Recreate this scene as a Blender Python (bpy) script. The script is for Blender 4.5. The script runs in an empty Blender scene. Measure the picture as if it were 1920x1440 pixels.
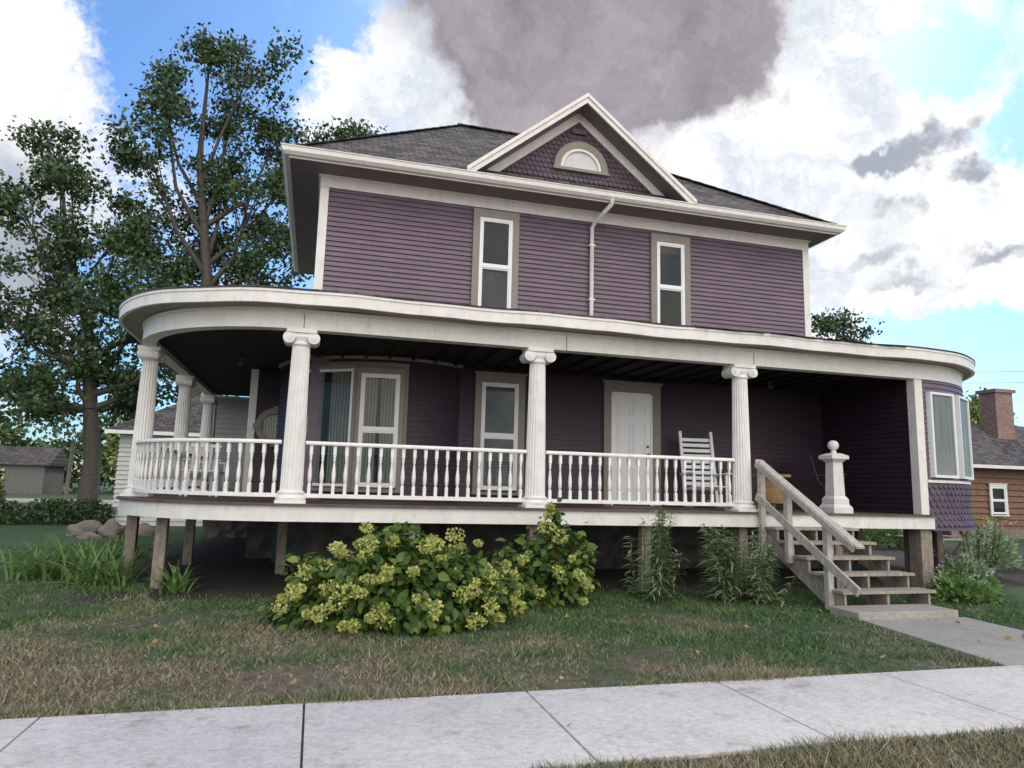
import bpy, math, random
import numpy as np
from mathutils import Vector, Matrix
random.seed(7); rng=np.random.default_rng(7)
scene=bpy.context.scene
COL=scene.collection

# ------------------------------------------------------------------ helpers
def newmat(name):
    m=bpy.data.materials.new(name); m.use_nodes=True
    nt=m.node_tree; bsdf=nt.nodes["Principled BSDF"]; return m,nt,bsdf
def ramp(nt,fac,stops):
    r=nt.nodes.new("ShaderNodeValToRGB"); e=r.color_ramp.elements
    while len(e)<len(stops): e.new(0.5)
    for i,(p,c) in enumerate(stops):
        e[i].position=p; e[i].color=c if len(c)==4 else (*c,1)
    nt.links.new(fac,r.inputs[0]); return r.outputs[0]
def noise(nt,vec,scale,detail=4,rough=.6):
    n=nt.nodes.new("ShaderNodeTexNoise"); n.inputs["Scale"].default_value=scale
    n.inputs["Detail"].default_value=detail; n.inputs["Roughness"].default_value=rough
    if vec is not None: nt.links.new(vec,n.inputs["Vector"])
    return n.outputs[0]
def coords(nt,scale=(1,1,1)):
    g=nt.nodes.new("ShaderNodeNewGeometry"); m=nt.nodes.new("ShaderNodeMapping")
    m.inputs["Scale"].default_value=scale; nt.links.new(g.outputs["Position"],m.inputs[0]); return m.outputs[0]
def mathn(nt,op,a,b=None,clamp=False):
    n=nt.nodes.new("ShaderNodeMath"); n.operation=op; n.use_clamp=clamp
    for i,v in enumerate((a,b)):
        if v is None: continue
        if isinstance(v,(int,float)): n.inputs[i].default_value=v
        else: nt.links.new(v,n.inputs[i])
    return n.outputs[0]
def mixc(nt,fac,a,b,mode='MIX'):
    n=nt.nodes.new("ShaderNodeMix"); n.data_type='RGBA'; n.blend_type=mode
    for s,v in ((0,fac),(6,a),(7,b)):
        if isinstance(v,(int,float)): n.inputs[s].default_value=v
        elif isinstance(v,tuple): n.inputs[s].default_value=v if len(v)==4 else (*v,1)
        else: nt.links.new(v,n.inputs[s])
    return n.outputs[2]
def bump(nt,bsdf,h,strength=.3,dist=.01):
    b=nt.nodes.new("ShaderNodeBump"); b.inputs["Strength"].default_value=strength; b.inputs["Distance"].default_value=dist
    nt.links.new(h,b.inputs["Height"]); nt.links.new(b.outputs[0],bsdf.inputs["Normal"])
def paint(name,col,var=.18,rough=.55,scale=(3,3,3),dirt=None,bs=.15,fine=40):
    m,nt,b=newmat(name); v=coords(nt,scale)
    n=noise(nt,v,1.5,3,.65)
    lo=tuple(c*(1-var) for c in col[:3]); hi=tuple(min(1,c*(1+var*.6)) for c in col[:3])
    c=ramp(nt,n,[(.3,lo),(.7,hi)])
    if dirt:
        n2=noise(nt,coords(nt,(scale[0]*.6,scale[1]*.6,scale[2]*.25)),4,5,.75)
        f=mathn(nt,'MULTIPLY',ramp(nt,n2,[(.55,(0,0,0)),(.75,(1,1,1))]),.6)
        c=mixc(nt,f,c,dirt)
    nt.links.new(c,b.inputs["Base Color"]); b.inputs["Roughness"].default_value=rough
    if bs>.1: bump(nt,b,noise(nt,coords(nt),fine,2),bs,.005)
    return m
def leafmat(name,stops,trans=.0,rough=.5):
    m,nt,b=newmat(name)
    g=nt.nodes.new("ShaderNodeNewGeometry")
    n=noise(nt,coords(nt),.6,1)
    f=mathn(nt,'ADD',mathn(nt,'MULTIPLY',g.outputs["Random Per Island"],.6),mathn(nt,'MULTIPLY',n,.45),True)
    c=ramp(nt,f,stops); nt.links.new(c,b.inputs["Base Color"]); b.inputs["Roughness"].default_value=rough
    b.inputs["Specular IOR Level"].default_value=.3
    if trans>0:
        t=nt.nodes.new("ShaderNodeBsdfTranslucent"); nt.links.new(c,t.inputs[0])
        mx=nt.nodes.new("ShaderNodeMixShader"); mx.inputs[0].default_value=trans
        nt.links.new(b.outputs[0],mx.inputs[1]); nt.links.new(t.outputs[0],mx.inputs[2])
        nt.links.new(mx.outputs[0],nt.nodes["Material Output"].inputs[0])
    return m

class MB:
    def __init__(s): s.v=[]; s.f=[]; s.m=[]; s.M=Matrix.Identity(4); s.mi=0; s.smooth=[]
    def add(s,vs,fs,mi=None,sm=False):
        o=len(s.v); M=s.M
        s.v+= [tuple(M@Vector(p)) for p in vs]
        s.f+= [tuple(i+o for i in f) for f in fs]
        s.m+= [s.mi if mi is None else mi]*len(fs); s.smooth+=[sm]*len(fs)
    def box(s,x0,x1,y0,y1,z0,z1,mi=None):
        vs=[(x0,y0,z0),(x1,y0,z0),(x1,y1,z0),(x0,y1,z0),(x0,y0,z1),(x1,y0,z1),(x1,y1,z1),(x0,y1,z1)]
        s.add(vs,[(0,3,2,1),(4,5,6,7),(0,1,5,4),(1,2,6,5),(2,3,7,6),(3,0,4,7)],mi)
    def beam(s,a,b,w,h,mi=None,up=(0,0,1)):
        a=Vector(a);b=Vector(b);d=(b-a).normalized();up=Vector(up)
        if abs(d.dot(up))>.99: up=Vector((0,1,0))
        r=d.cross(up).normalized();u=r.cross(d).normalized()
        vs=[tuple(p+r*(sx*w/2)+u*(sz*h/2)) for p in (a,b) for sx,sz in ((-1,-1),(1,-1),(1,1),(-1,1))]
        s.add(vs,[(0,1,2,3),(7,6,5,4),(0,4,5,1),(1,5,6,2),(2,6,7,3),(3,7,4,0)],mi)
    def tube(s,pts,rad,n=8,mi=None,cap=True):
        pts=[Vector(p) for p in pts]
        if isinstance(rad,(int,float)): rad=[rad]*len(pts)
        vs=[];fs=[]
        for i,p in enumerate(pts):
            d=(pts[min(i+1,len(pts)-1)]-pts[max(i-1,0)]).normalized()
            r0=Vector((1,0,0)) if abs(d.x)<.9 else Vector((0,1,0))
            r=(r0-d*r0.dot(d)).normalized();u=d.cross(r)
            for k in range(n):
                a=2*math.pi*k/n; vs.append(tuple(p+(r*math.cos(a)+u*math.sin(a))*rad[i]))
        for i in range(len(pts)-1):
            for k in range(n):
                fs.append((i*n+k,i*n+(k+1)%n,(i+1)*n+(k+1)%n,(i+1)*n+k))
        s.add(vs,fs,mi,True)
        if cap:
            s.add(vs[:n],[tuple(range(n))[::-1]],mi); s.add(vs[-n:],[tuple(range(n))],mi)
    def lathe(s,prof,cx,cy,n=12,mi=None,flute=0,depth=.0):
        vs=[];fs=[]
        for r,z in prof:
            for k in range(n):
                a=2*math.pi*k/n; rr=r
                if flute and depth: rr=r-(depth if k%4 in(1,2) else (depth*.15 if k%4==3 else 0))
                vs.append((cx+rr*math.cos(a),cy+rr*math.sin(a),z))
        m=len(prof)
        for i in range(m-1):
            for k in range(n): fs.append((i*n+k,i*n+(k+1)%n,(i+1)*n+(k+1)%n,(i+1)*n+k))
        s.add(vs,fs,mi,not flute)
        s.add(vs[-n:],[tuple(range(n))],mi); s.add(vs[:n],[tuple(range(n))[::-1]],mi)
    def sweep(s,path,prof,closed=False,mi=None,caps=True,zf=None):
        n=len(prof); vs=[];fs=[]
        for (x,y,nx,ny) in path:
            for o,z in prof:
                dz=zf(x+nx*o,y+ny*o) if zf else 0
                vs.append((x+nx*o,y+ny*o,z+dz))
        for i in range(len(path)-1):
            for k in range(n if closed else n-1):
                k2=(k+1)%n; fs.append((i*n+k,i*n+k2,(i+1)*n+k2,(i+1)*n+k))
        if closed and caps:
            fs.append(tuple(range(n))[::-1]); fs.append(tuple((len(path)-1)*n+k for k in range(n)))
        s.add(vs,fs,mi)
    def obj(s,name,mats,parent=None,bevel=0):
        me=bpy.data.meshes.new(name); me.from_pydata(s.v,[],s.f)
        for m in mats: me.materials.append(m)
        me.polygons.foreach_set("material_index",s.m); me.polygons.foreach_set("use_smooth",s.smooth)
        me.update(); o=bpy.data.objects.new(name,me); COL.objects.link(o)
        if parent: o.parent=parent
        if bevel:
            b=o.modifiers.new("bev","BEVEL"); b.width=bevel; b.segments=2; b.limit_method='ANGLE'
        return o
def empty(name):
    e=bpy.data.objects.new(name,None); COL.objects.link(e); e.empty_display_size=.3; return e
def npmesh(name,verts,faces,mats,parent=None,mi=None):
    me=bpy.data.meshes.new(name); nv=len(verts); nf,k=faces.shape
    me.vertices.add(nv); me.vertices.foreach_set("co",verts.astype(np.float32).ravel())
    me.loops.add(nf*k); me.loops.foreach_set("vertex_index",faces.astype(np.int32).ravel())
    me.polygons.add(nf); me.polygons.foreach_set("loop_start",np.arange(0,nf*k,k,dtype=np.int32))
    me.polygons.foreach_set("loop_total",np.full(nf,k,dtype=np.int32))
    for m in mats: me.materials.append(m)
    if mi is not None: me.polygons.foreach_set("material_index",mi.astype(np.int32))
    me.update(calc_edges=True); me.validate()
    o=bpy.data.objects.new(name,me); COL.objects.link(o)
    if parent: o.parent=parent
    return o
def unit(a): return a/np.maximum(np.linalg.norm(a,axis=1,keepdims=True),1e-6)
def leaves(cent,size,aspect=.6,updown=0.0,axis=None):
    n=len(cent); a=unit(rng.normal(size=(n,3))) if axis is None else unit(axis+rng.normal(size=(n,3))*.35)
    a[:,2]-=updown; a=unit(a)
    b=unit(np.cross(a,unit(rng.normal(size=(n,3)))))
    c=np.cross(a,b)
    s=(size*rng.uniform(.6,1.3,n))[:,None]
    v=np.stack([cent-a*s*.5,cent+b*s*aspect*.5-a*s*.08+c*s*.08,cent+a*s*.5,cent-b*s*aspect*.5-a*s*.08+c*s*.08],1).reshape(-1,3)
    f=np.arange(4*n).reshape(n,4); return v,f
def merge(parts):
    V=[];F=[];M=[];o=0
    for v,f,m in parts:
        V.append(v);F.append(f+o);M.append(np.full(len(f),m));o+=len(v)
    return np.concatenate(V),np.concatenate(F),np.concatenate(M)
def arc(cx,cy,a0,a1,n=24):
    return [(cx,cy,math.cos(math.radians(a0+(a1-a0)*i/n)),math.sin(math.radians(a0+(a1-a0)*i/n))) for i in range(n+1)]

# ------------------------------------------------------------------ materials
WHITE=paint("white_trim_paint",(.77,.745,.685),.09,.5,dirt=(.46,.42,.36))
WHITE2=paint("white_column_paint",(.81,.79,.75),.07,.5,dirt=(.55,.52,.47))
TAUPE=paint("taupe_trim_paint",(.24,.21,.175),.1,.55)
SOFF=paint("soffit_paint",(.19,.16,.16),.12,.6)
PURP=paint("purple_siding_paint",(.160,.110,.145),.22,.5,scale=(.8,.8,5),dirt=(.21,.16,.185))
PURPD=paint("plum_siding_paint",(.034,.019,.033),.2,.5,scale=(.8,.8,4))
PURPS=paint("plum_shingle_paint",(.095,.064,.088),.3,.6,dirt=(.05,.036,.05))
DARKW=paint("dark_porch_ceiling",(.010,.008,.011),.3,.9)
FLOORM=paint("brown_deck_boards",(.11,.07,.055),.35,.6,scale=(2,8,2),dirt=(.2,.17,.14))
def woodmat(name,lo,hi):
    m,nt,b=newmat(name); n=noise(nt,coords(nt,(3,3,1.2)),6,5,.7)
    c=ramp(nt,n,[(.3,lo),(.7,hi)]); nt.links.new(c,b.inputs["Base Color"]); b.inputs["Roughness"].default_value=.8
    bump(nt,b,noise(nt,coords(nt,(20,20,4)),3,3),.4,.006); return m
WOOD=woodmat("weathered_wood",(.20,.165,.125),(.46,.40,.33))
RAILW=woodmat("greyed_handrail_wood",(.32,.285,.24),(.60,.55,.48))
POSTW=woodmat("post_wood",(.15,.12,.09),(.38,.32,.255))
BARK=woodmat("bark",(.035,.028,.022),(.12,.10,.08))
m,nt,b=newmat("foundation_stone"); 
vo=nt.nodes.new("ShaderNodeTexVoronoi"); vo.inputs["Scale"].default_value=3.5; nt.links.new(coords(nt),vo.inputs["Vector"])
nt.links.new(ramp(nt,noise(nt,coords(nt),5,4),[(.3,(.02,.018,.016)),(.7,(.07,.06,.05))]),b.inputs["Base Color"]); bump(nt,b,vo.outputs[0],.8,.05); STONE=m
def shingle(name,ax):
    m,nt,b=newmat(name)
    g=nt.nodes.new("ShaderNodeNewGeometry"); sp=nt.nodes.new("ShaderNodeSeparateXYZ"); nt.links.new(g.outputs["Position"],sp.inputs[0])
    cb=nt.nodes.new("ShaderNodeCombineXYZ"); nt.links.new(sp.outputs[ax],cb.inputs[0])
    nt.links.new(mathn(nt,'MULTIPLY',sp.outputs[2],1.6),cb.inputs[1])
    br=nt.nodes.new("ShaderNodeTexBrick"); nt.links.new(cb.outputs[0],br.inputs["Vector"])
    br.inputs["Scale"].default_value=1; br.inputs["Brick Width"].default_value=.26; br.inputs["Row Height"].default_value=.15
    br.inputs["Mortar Size"].default_value=.016; br.inputs["Mortar Smooth"].default_value=.3
    br.inputs["Color1"].default_value=(.04,.036,.036,1); br.inputs["Color2"].default_value=(.17,.155,.15,1); br.inputs["Mortar"].default_value=(.015,.014,.015,1)
    n=noise(nt,coords(nt),12,4,.75)
    c=mixc(nt,.3,br.outputs[0],ramp(nt,n,[(.3,(.03,.028,.03)),(.7,(.19,.17,.165))]))
    nt.links.new(c,b.inputs["Base Color"]); b.inputs["Roughness"].default_value=.92; b.inputs["Specular IOR Level"].default_value=.2
    bump(nt,b,br.outputs["Fac"],-.8,.03); return m
ROOFX=shingle("roof_shingles_front",0); ROOFY=shingle("roof_shingles_side",1)
m,nt,b=newmat("window_glass"); b.inputs["Base Color"].default_value=(.01,.012,.015,1); b.inputs["Roughness"].default_value=.03
tr=nt.nodes.new("ShaderNodeBsdfTransparent"); mx=nt.nodes.new("ShaderNodeMixShader"); mx.inputs[0].default_value=.35
b.inputs["Specular IOR Level"].default_value=.6
tr.inputs[0].default_value=(.8,.83,.82,1)
nt.links.new(tr.outputs[0],mx.inputs[1]); nt.links.new(b.outputs[0],mx.inputs[2]); nt.links.new(mx.outputs[0],nt.nodes["Material Output"].inputs[0]); GLASS=m
m,nt,b=newmat("dark_interior"); b.inputs["Base Color"].default_value=(.018,.026,.033,1); b.inputs["Roughness"].default_value=.7; DARKI=m
m,nt,b=newmat("curtain_fabric"); g=nt.nodes.new("ShaderNodeTexWave"); g.inputs["Scale"].default_value=6; g.inputs["Distortion"].default_value=3; nt.links.new(coords(nt,(1,1,.15)),g.inputs["Vector"])
nt.links.new(ramp(nt,g.outputs[0],[(0,(.24,.28,.23)),(1,(.58,.61,.52))]),b.inputs["Base Color"]); b.inputs["Roughness"].default_value=.9; CURT=m
SHADE=paint("window_shade",(.11,.135,.14),.25,.8,bs=.02)
LOUV=paint("attic_louvre",(.62,.62,.62),.1,.8,bs=.02)
SHEER=paint("sheer_curtain",(.64,.65,.63),.25,.9,scale=(9,9,.6),bs=.02)
VINYL=paint("vinyl_white",(.8,.8,.79),.04,.35,bs=.02)
BLIND=paint("blind_slats",(.38,.40,.37),.05,.5,bs=.02)
BLACKM=paint("black_metal",(.02,.02,.022),.1,.4,bs=.02)
YEL=paint("yellow_paper",(.65,.53,.12),.05,.8,bs=.02)
WICK=paint("wicker_tan",(.35,.22,.10),.3,.7,fine=90,bs=.6)

# ------------------------------------------------------------------ house
house=empty("victorian_house")
def wallpath(pts):
    out=[];n=len(pts)
    ns=[]
    for i in range(n-1):
        d=Vector((pts[i+1][0]-pts[i][0],pts[i+1][1]-pts[i][1])).normalized(); ns.append(Vector((d.y,-d.x)))
    for i in range(n):
        a=ns[max(i-1,0)];b=ns[min(i,n-2)]; m=(a+b); m=m/ (1+a.dot(b))
        out.append((pts[i][0],pts[i][1],m.x,m.y))
    return out
def siding(mb,path,z0,z1,e=.092,mi=None,off=0,lap=.018):
    z=z0;prof=[]
    while z<z1-.01:
        zt=min(z+e,z1); prof+=[(off-.004,z),(off-.004,z+.009),(off+lap,z+.003),(off+lap,z+.006),(off+.003,zt)]; z=zt
    mb.sweep(path,prof,False,mi)
mb=MB()
XL,XR,YF,YB=-.2,10.0,12.5,18.3
upper=wallpath([(XL,YB),(XL,YF),(XR,YF),(XR,YB)])
siding(mb,upper,3.9,7.05,mi=0,lap=.028)
mb.box(XL+.02,XR-.02,YF+.02,YB-.02,1.2,7.04,mi=0)
mb.sweep(upper,[(.006,6.82),(.038,6.82),(.038,7.06),(.006,7.06)],True,1)
mb.sweep(upper,[(.036,6.99),(.08,7.03),(.08,7.062),(.036,7.062)],True,1)
for x,sx in ((XL,1),(XR,-1)):
    xo=x-sx*.036
    mb.box(min(xo,xo+sx*.15),max(xo,xo+sx*.15),YF-.036,YF+.12,4.3,6.815,1)
mb.obj("upper_walls",[PURP,WHITE],house)
mb=MB()
bayc=(1.3,14.2)
bayp=[(bayc[0],bayc[1],math.cos(math.radians(t)),math.sin(math.radians(t))) for t in np.linspace(186,304,30)]
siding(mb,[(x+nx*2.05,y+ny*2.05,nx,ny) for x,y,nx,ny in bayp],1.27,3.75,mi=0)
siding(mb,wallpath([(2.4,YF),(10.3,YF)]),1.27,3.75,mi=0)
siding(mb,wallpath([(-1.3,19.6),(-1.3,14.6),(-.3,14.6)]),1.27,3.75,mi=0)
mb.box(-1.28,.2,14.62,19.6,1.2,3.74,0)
mb.lathe([(2.04,1.2),(2.04,3.74)],1.3,14.2,48,0)
mb.sweep([(x+nx*2.05,y+ny*2.05,nx,ny) for x,y,nx,ny in bayp],[(.012,3.69),(.05,3.69),(.08,3.74),(.012,3.74)],True,1)
sur=[(bayc[0],bayc[1],math.cos(math.radians(t)),math.sin(math.radians(t))) for t in np.linspace(217,274.5,16)]
mb.sweep([(x+nx*2.05,y+ny*2.05,nx,ny) for x,y,nx,ny in sur],[(.012,1.40),(.035,1.40),(.035,3.64),(.012,3.64)],True,1)
mb.box(-1.335,-1.2,14.56,14.59,1.27,3.74,2); mb.box(-1.34,-1.31,14.59,14.72,1.27,3.74,2)
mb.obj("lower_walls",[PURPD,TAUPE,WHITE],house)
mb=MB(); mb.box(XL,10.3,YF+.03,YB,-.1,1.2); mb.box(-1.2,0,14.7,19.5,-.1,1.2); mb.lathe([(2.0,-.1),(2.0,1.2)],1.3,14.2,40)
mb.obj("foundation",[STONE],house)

RC=10.1
pa=[(-.3,19.6,-1,0)]+[(-.3,12.5+7.1*(1-i/14),-1,0) for i in range(1,14)]
leftarc=arc(-.3,12.5,180,270,28)
front=[(-.3+(10.4)*i/30,12.5,0,-1) for i in range(1,30)]
rightarc=arc(RC,12.5,270,360,28)
rightst=[(RC,12.5+3*i/3,1,0) for i in range(1,4)]
full=pa+leftarc+front+rightarc+rightst
def wob(x,y): return .009*math.sin(x*1.9+1)+.006*math.sin(x*4.7)+.005*math.sin(y*3.1)
mb=MB()
mb.sweep(full,[(0.0,4.62),(1.4,4.4),(2.80,4.165),(2.87,4.15),(2.87,4.12)],False,1,zf=wob)
mb.sweep(full,[(2.80,3.935),(2.85,3.935),(2.85,4.128),(2.80,4.128)],True,0,zf=wob)
mb.sweep(full,[(2.4,3.945),(2.80,3.945),(2.80,3.965),(2.4,3.965)],True,2,zf=wob)
mb.sweep(full,[(2.845,4.085),(2.865,4.085),(2.865,4.13),(2.845,4.13)],True,0,zf=wob)
for k in range(26):
    x=random.uniform(5.5,10.0); w_=random.uniform(.12,.4); z=4.135+wob(x,9.65)
    mb.add([(x,9.60-random.uniform(0,.03),z-random.uniform(0,.012)),(x+w_,9.60-random.uniform(0,.03),z-random.uniform(0,.02)),(x+w_,9.75,z+.03),(x,9.75,z+.03)],[(0,1,2,3)],1)
rb=arc(10.3,12.5,270,360,28)+[(10.3,12.5+i,1,0) for i in range(1,4)]
beamp=pa+leftarc+[(x+.2*(i/29),y,nx,ny) for i,(x,y,nx,ny) in enumerate(front)]+rb
mb.sweep(beamp,[(2.30,3.66),(2.50,3.66),(2.50,3.944),(2.30,3.944)],True,0)
mb.sweep(beamp,[(2.49,3.885),(2.525,3.90),(2.525,3.942),(2.49,3.942)],True,0)
for x in (-.28,3.6,6.9): mb.box(x-.006,x+.006,9.994,10.0,3.665,3.88,2)
mb.obj("porch_roof_edge",[WHITE,ROOFX,TAUPE],house)
mb=MB()
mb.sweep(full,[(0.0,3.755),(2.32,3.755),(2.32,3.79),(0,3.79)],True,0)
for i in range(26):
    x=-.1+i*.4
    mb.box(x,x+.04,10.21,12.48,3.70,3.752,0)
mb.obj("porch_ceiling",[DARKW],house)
mb=MB()
fl=pa+leftarc+front+[(10.35,12.5,0,-1)]
mb.sweep(fl,[(0.0,1.235),(2.63,1.235),(2.63,1.268),(0,1.268)],True,0)
mb.sweep(fl,[(2.545,1.03),(2.585,1.03),(2.585,1.234),(2.545,1.234)],True,1)
mb.sweep(fl,[(.3,1.05),(2.5,1.05),(2.5,1.2),(.3,1.2)],True,2)
mb.obj("porch_floor",[FLOORM,WHITE,DARKW],house)
mb=MB()
for (x,y) in ((-2.02,11.0),(-2.62,12.0),(-.45,12.2),(-2.05,13.6),(-2.7,14.6),(3.17,10.15),(4.98,10.15),(6.69,10.15),(8.5,10.15),(10.2,10.2),(10.38,10.5),(12.45,11.9),(1.4,10.15),(11.9,13.5)):
    mb.box(x-.075,x+.075,y-.075,y+.075,-.1,1.045 if x<10.1 else 1.02)
mb.box(10.12,10.36,10.0,10.11,.0,1.02)
mb.obj("porch_support_posts",[POSTW],house,.006)

def column(cx,cy,ang=0):
    mb=MB(); mb.M=Matrix.Translation((cx,cy,0))@Matrix.Rotation(ang,4,'Z')
    mb.box(-.2,.2,-.2,.2,1.268,1.31)
    mb.lathe([(.19,1.31),(.205,1.33),(.2,1.36),(.17,1.375),(.165,1.39),(.18,1.40),(.18,1.42),(.155,1.435)],0,0,32)
    prof=[]
    for i in range(9):
        t=i/8; prof.append((.15-.03*t**1.4,1.435+t*(3.43-1.435)))
    mb.lathe(prof,0,0,80,flute=1,depth=.018)
    mb.lathe([(.125,3.43),(.138,3.44),(.138,3.46),(.125,3.465),(.13,3.50),(.16,3.535),(.16,3.55)],0,0,32)
    mb.box(-.2,.2,-.17,.17,3.60,3.659)
    mb.box(-.17,.17,-.14,.14,3.545,3.60)
    for sx in (-1,1):
        n=20
        for (r,yy) in ((.082,.15),(.055,.162),(.026,.175)):
            vs=[(sx*.165+r*math.cos(2*math.pi*k/n),y,3.53+r*math.sin(2*math.pi*k/n)) for y in(-yy,yy) for k in range(n)]
            fs=[tuple(range(n)),tuple(range(n,2*n))[::-1]]+[(k,k+n,(k+1)%n+n,(k+1)%n) for k in range(n)]
            mb.add(vs,fs)
    return mb.obj("porch_column",[WHITE2],house)
for x in (-.3,3.17,6.69): column(x,10.1)
column(-2.7,12.45,math.pi/2); column(-2.7,15.7,math.pi/2); column(-2.7,19.0,math.pi/2)
mb=MB(); mb.box(10.19,10.36,10.02,10.2,1.27,3.658); mb.obj("corner_post",[WHITE],house,.005)

mb=MB()
def baluster(x,y,a=0):
    M=mb.M; mb.M=Matrix.Translation((x,y,0))@Matrix.Rotation(a+random.uniform(-.08,.08),4,'Z')
    mb.box(-.022,.022,-.022,.022,1.40,1.53); mb.box(-.022,.022,-.022,.022,1.93,2.06)
    mb.lathe([(.02,1.53),(.012,1.545),(.024,1.56),(.026,1.60),(.03,1.64),(.027,1.70),(.016,1.80),(.013,1.85),(.022,1.865),(.013,1.88),(.022,1.91),(.018,1.93)],0,0,8)
    mb.M=M
toprail=[(-.045,2.065),(.045,2.065),(.05,2.085),(.035,2.115),(-.035,2.115),(-.05,2.085)]
botrail=[(-.03,1.345),(.03,1.345),(.03,1.40),(-.03,1.40)]
def rail(path,balls):
    mb.sweep(path,toprail,True); mb.sweep(path,botrail,True)
    for b_ in balls: baluster(*b_)
def straight(p0,p1):
    d=math.dist(p0,p1); n=round(d/.158)
    return [(p0[0]+(p1[0]-p0[0])*(i+.5)/n,p0[1]+(p1[1]-p0[1])*(i+.5)/n,math.atan2(p1[1]-p0[1],p1[0]-p0[0])) for i in range(n)]
for a,b_ in ((-.3+.15,3.17-.15),(3.17+.15,6.69-.15)):
    rail(wallpath([(a,10.1),(b_,10.1)]),straight((a,10.1),(b_,10.1)))
ar=arc(-.3,12.5,183,266,28)
rail([(x+nx*2.4,y+ny*2.4,nx,ny) for x,y,nx,ny in ar],[(-.3+2.4*math.cos(t),12.5+2.4*math.sin(t),t) for t in np.linspace(math.radians(184.5),math.radians(264.5),22)])
for y0,y1 in ((15.55,12.6),(18.85,15.85)):
    rail(wallpath([(-2.7,y0),(-2.7,y1)]),straight((-2.7,y0),(-2.7,y1)))
mb.obj("porch_railing",[WHITE2],house)

def window(name,M,w,h,casing=.13,mode='dark',head=True,sash=True,cm=None,parent=house,back=0.0):
    """local frame: x along wall, y outwards negative, origin at lower centre of opening"""
    mb=MB(); mb.M=M
    C=0;V=1;G=2;D=3;B=4
    hw=w/2
    if casing:
        mb.box(-hw-casing,-hw,-.055,back,-.04,h,C); mb.box(hw,hw+casing,-.055,back,-.04,h,C)
        mb.box(-hw-casing,hw+casing,-.058,back,h,h+casing*1.25,C)
        if head: mb.box(-hw-casing-.03,hw+casing+.03,-.085,.0,h+casing*1.25,h+casing*1.25+.035,C)
        mb.box(-hw-casing-.02,hw+casing+.02,-.09,back,-.085,-.04,C)
    y=-.05
    f=.045
    mb.box(-hw,-hw+f,y,back,0,h,V); mb.box(hw-f,hw,y,back,0,h,V); mb.box(-hw+f,hw-f,y,0,h-f,h,V); mb.box(-hw+f,hw-f,y,0,0,f,V)
    if sash:
        mid=h*.5
        mb.box(-hw+f,hw-f,y+.004,-.012,mid-.025,mid+.025,V)
        s=.028
        for z0,z1,yy in ((f,mid-.025,-.03),(mid+.025,h-f,-.04)):
            mb.box(-hw+f,-hw+f+s,yy,-.012,z0,z1,V);mb.box(hw-f-s,hw-f,yy,-.012,z0,z1,V)
            mb.box(-hw+f+s,hw-f-s,yy,-.012,z0,z0+s,V);mb.box(-hw+f+s,hw-f-s,yy,-.012,z1-s,z1,V)
    mb.add([(-hw+f,-.024,f),(hw-f,-.024,f),(hw-f,-.024,h-f),(-hw+f,-.024,h-f)],[(0,1,2,3)],G)
    mb.box(-hw+f,hw-f,-.0185,-.0180,f,h-f,D)
    if mode=='blind':
        n=int((h-2*f)/.035)
        for i in range(n):
            z=f+i*.035+.006
            mb.box(-hw+f+.005,hw-f-.005,-.022,-.019,z,z+.026,B)
    elif mode=='curtain':
        for a,b_ in ((-hw+f,-hw+f+w*.36),(hw-f-w*.40,hw-f)):
            vs=[];m_=16
            for i in range(m_+1):
                x=a+(b_-a)*i/m_; yy=-.0205+.0015*math.sin(i*1.9)
                vs+=[(x,yy,f),(x,yy,h-f)]
            mb.add(vs,[(2*i,2*i+2,2*i+3,2*i+1) for i in range(m_)],5)
    elif mode=='shade':
        mb.box(-hw+f,hw-f,-.021,-.0195,f,h*.45,6)
    elif mode=='half':
        mb.box(-hw+f,hw-f,-.021,-.0195,h*.88,h-f,6)
    elif mode=='sheer':
        mb.box(-hw+f,hw-f,-.021,-.0195,f,h-f,7)
    return mb.obj(name,[cm or TAUPE,VINYL,GLASS,DARKI,BLIND,CURT,SHADE,SHEER],parent)
T=Matrix.Translation
def at(x,y,z,a=0): return T((x,y,z))@Matrix.Rotation(a,4,'Z')
window("upper_window",at(3.03,YF-.018,4.72),.64,1.9,mode='shade',head=False)
window("upper_window",at(6.70,YF-.018,4.70),.62,1.88,mode='half',head=False)
window("porch_window",at(3.20,YF-.012,1.50),.70,1.96,.125,mode='blind')
for t,w_,h_,s_,c_ in ((236.5,.98,2.0,False,.06),(261.5,.66,1.93,True,.08)):
    ta=math.radians(t); x=1.3+2.09*math.cos(ta); y=14.2+2.09*math.sin(ta)
    window("bay_window",at(x,y,1.5,ta+math.pi/2),w_,h_,c_,mode='curtain',sash=s_,head=False,back=.12)
mb=MB(); mb.M=at(1.3+2.09*math.cos(math.radians(236.5)),14.2+2.09*math.sin(math.radians(236.5)),2.35,math.radians(236.5+90)); mb.box(-.40,-.25,-.03,-.026,0,.34); mb.obj("paper_notice",[YEL],house)
mb=MB(); cx,cz=-.83,2.62
def ring(mb,cx,y0,y1,cz,r0,r1,a0,a1,n,mi):
    vs=[]
    for i in range(n+1):
        a=a0+(a1-a0)*i/n
        for r in (r0,r1):
            for y in (y0,y1): vs.append((cx+r*math.cos(a),y,cz+r*math.sin(a)))
    fs=[]
    for i in range(n):
        o=i*4;p=o+4
        fs+=[(o,o+2,p+2,p),(o+2,o+3,p+3,p+2),(o+1,p+1,p+3,o+3),(o,p,p+1,o+1)]
    fs+=[(0,1,3,2),(n*4,n*4+2,n*4+3,n*4+1)]
    mb.add(vs,fs,mi)
ring(mb,cx,14.50,14.58,cz,.25,.36,0,2*math.pi,40,0)
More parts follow.
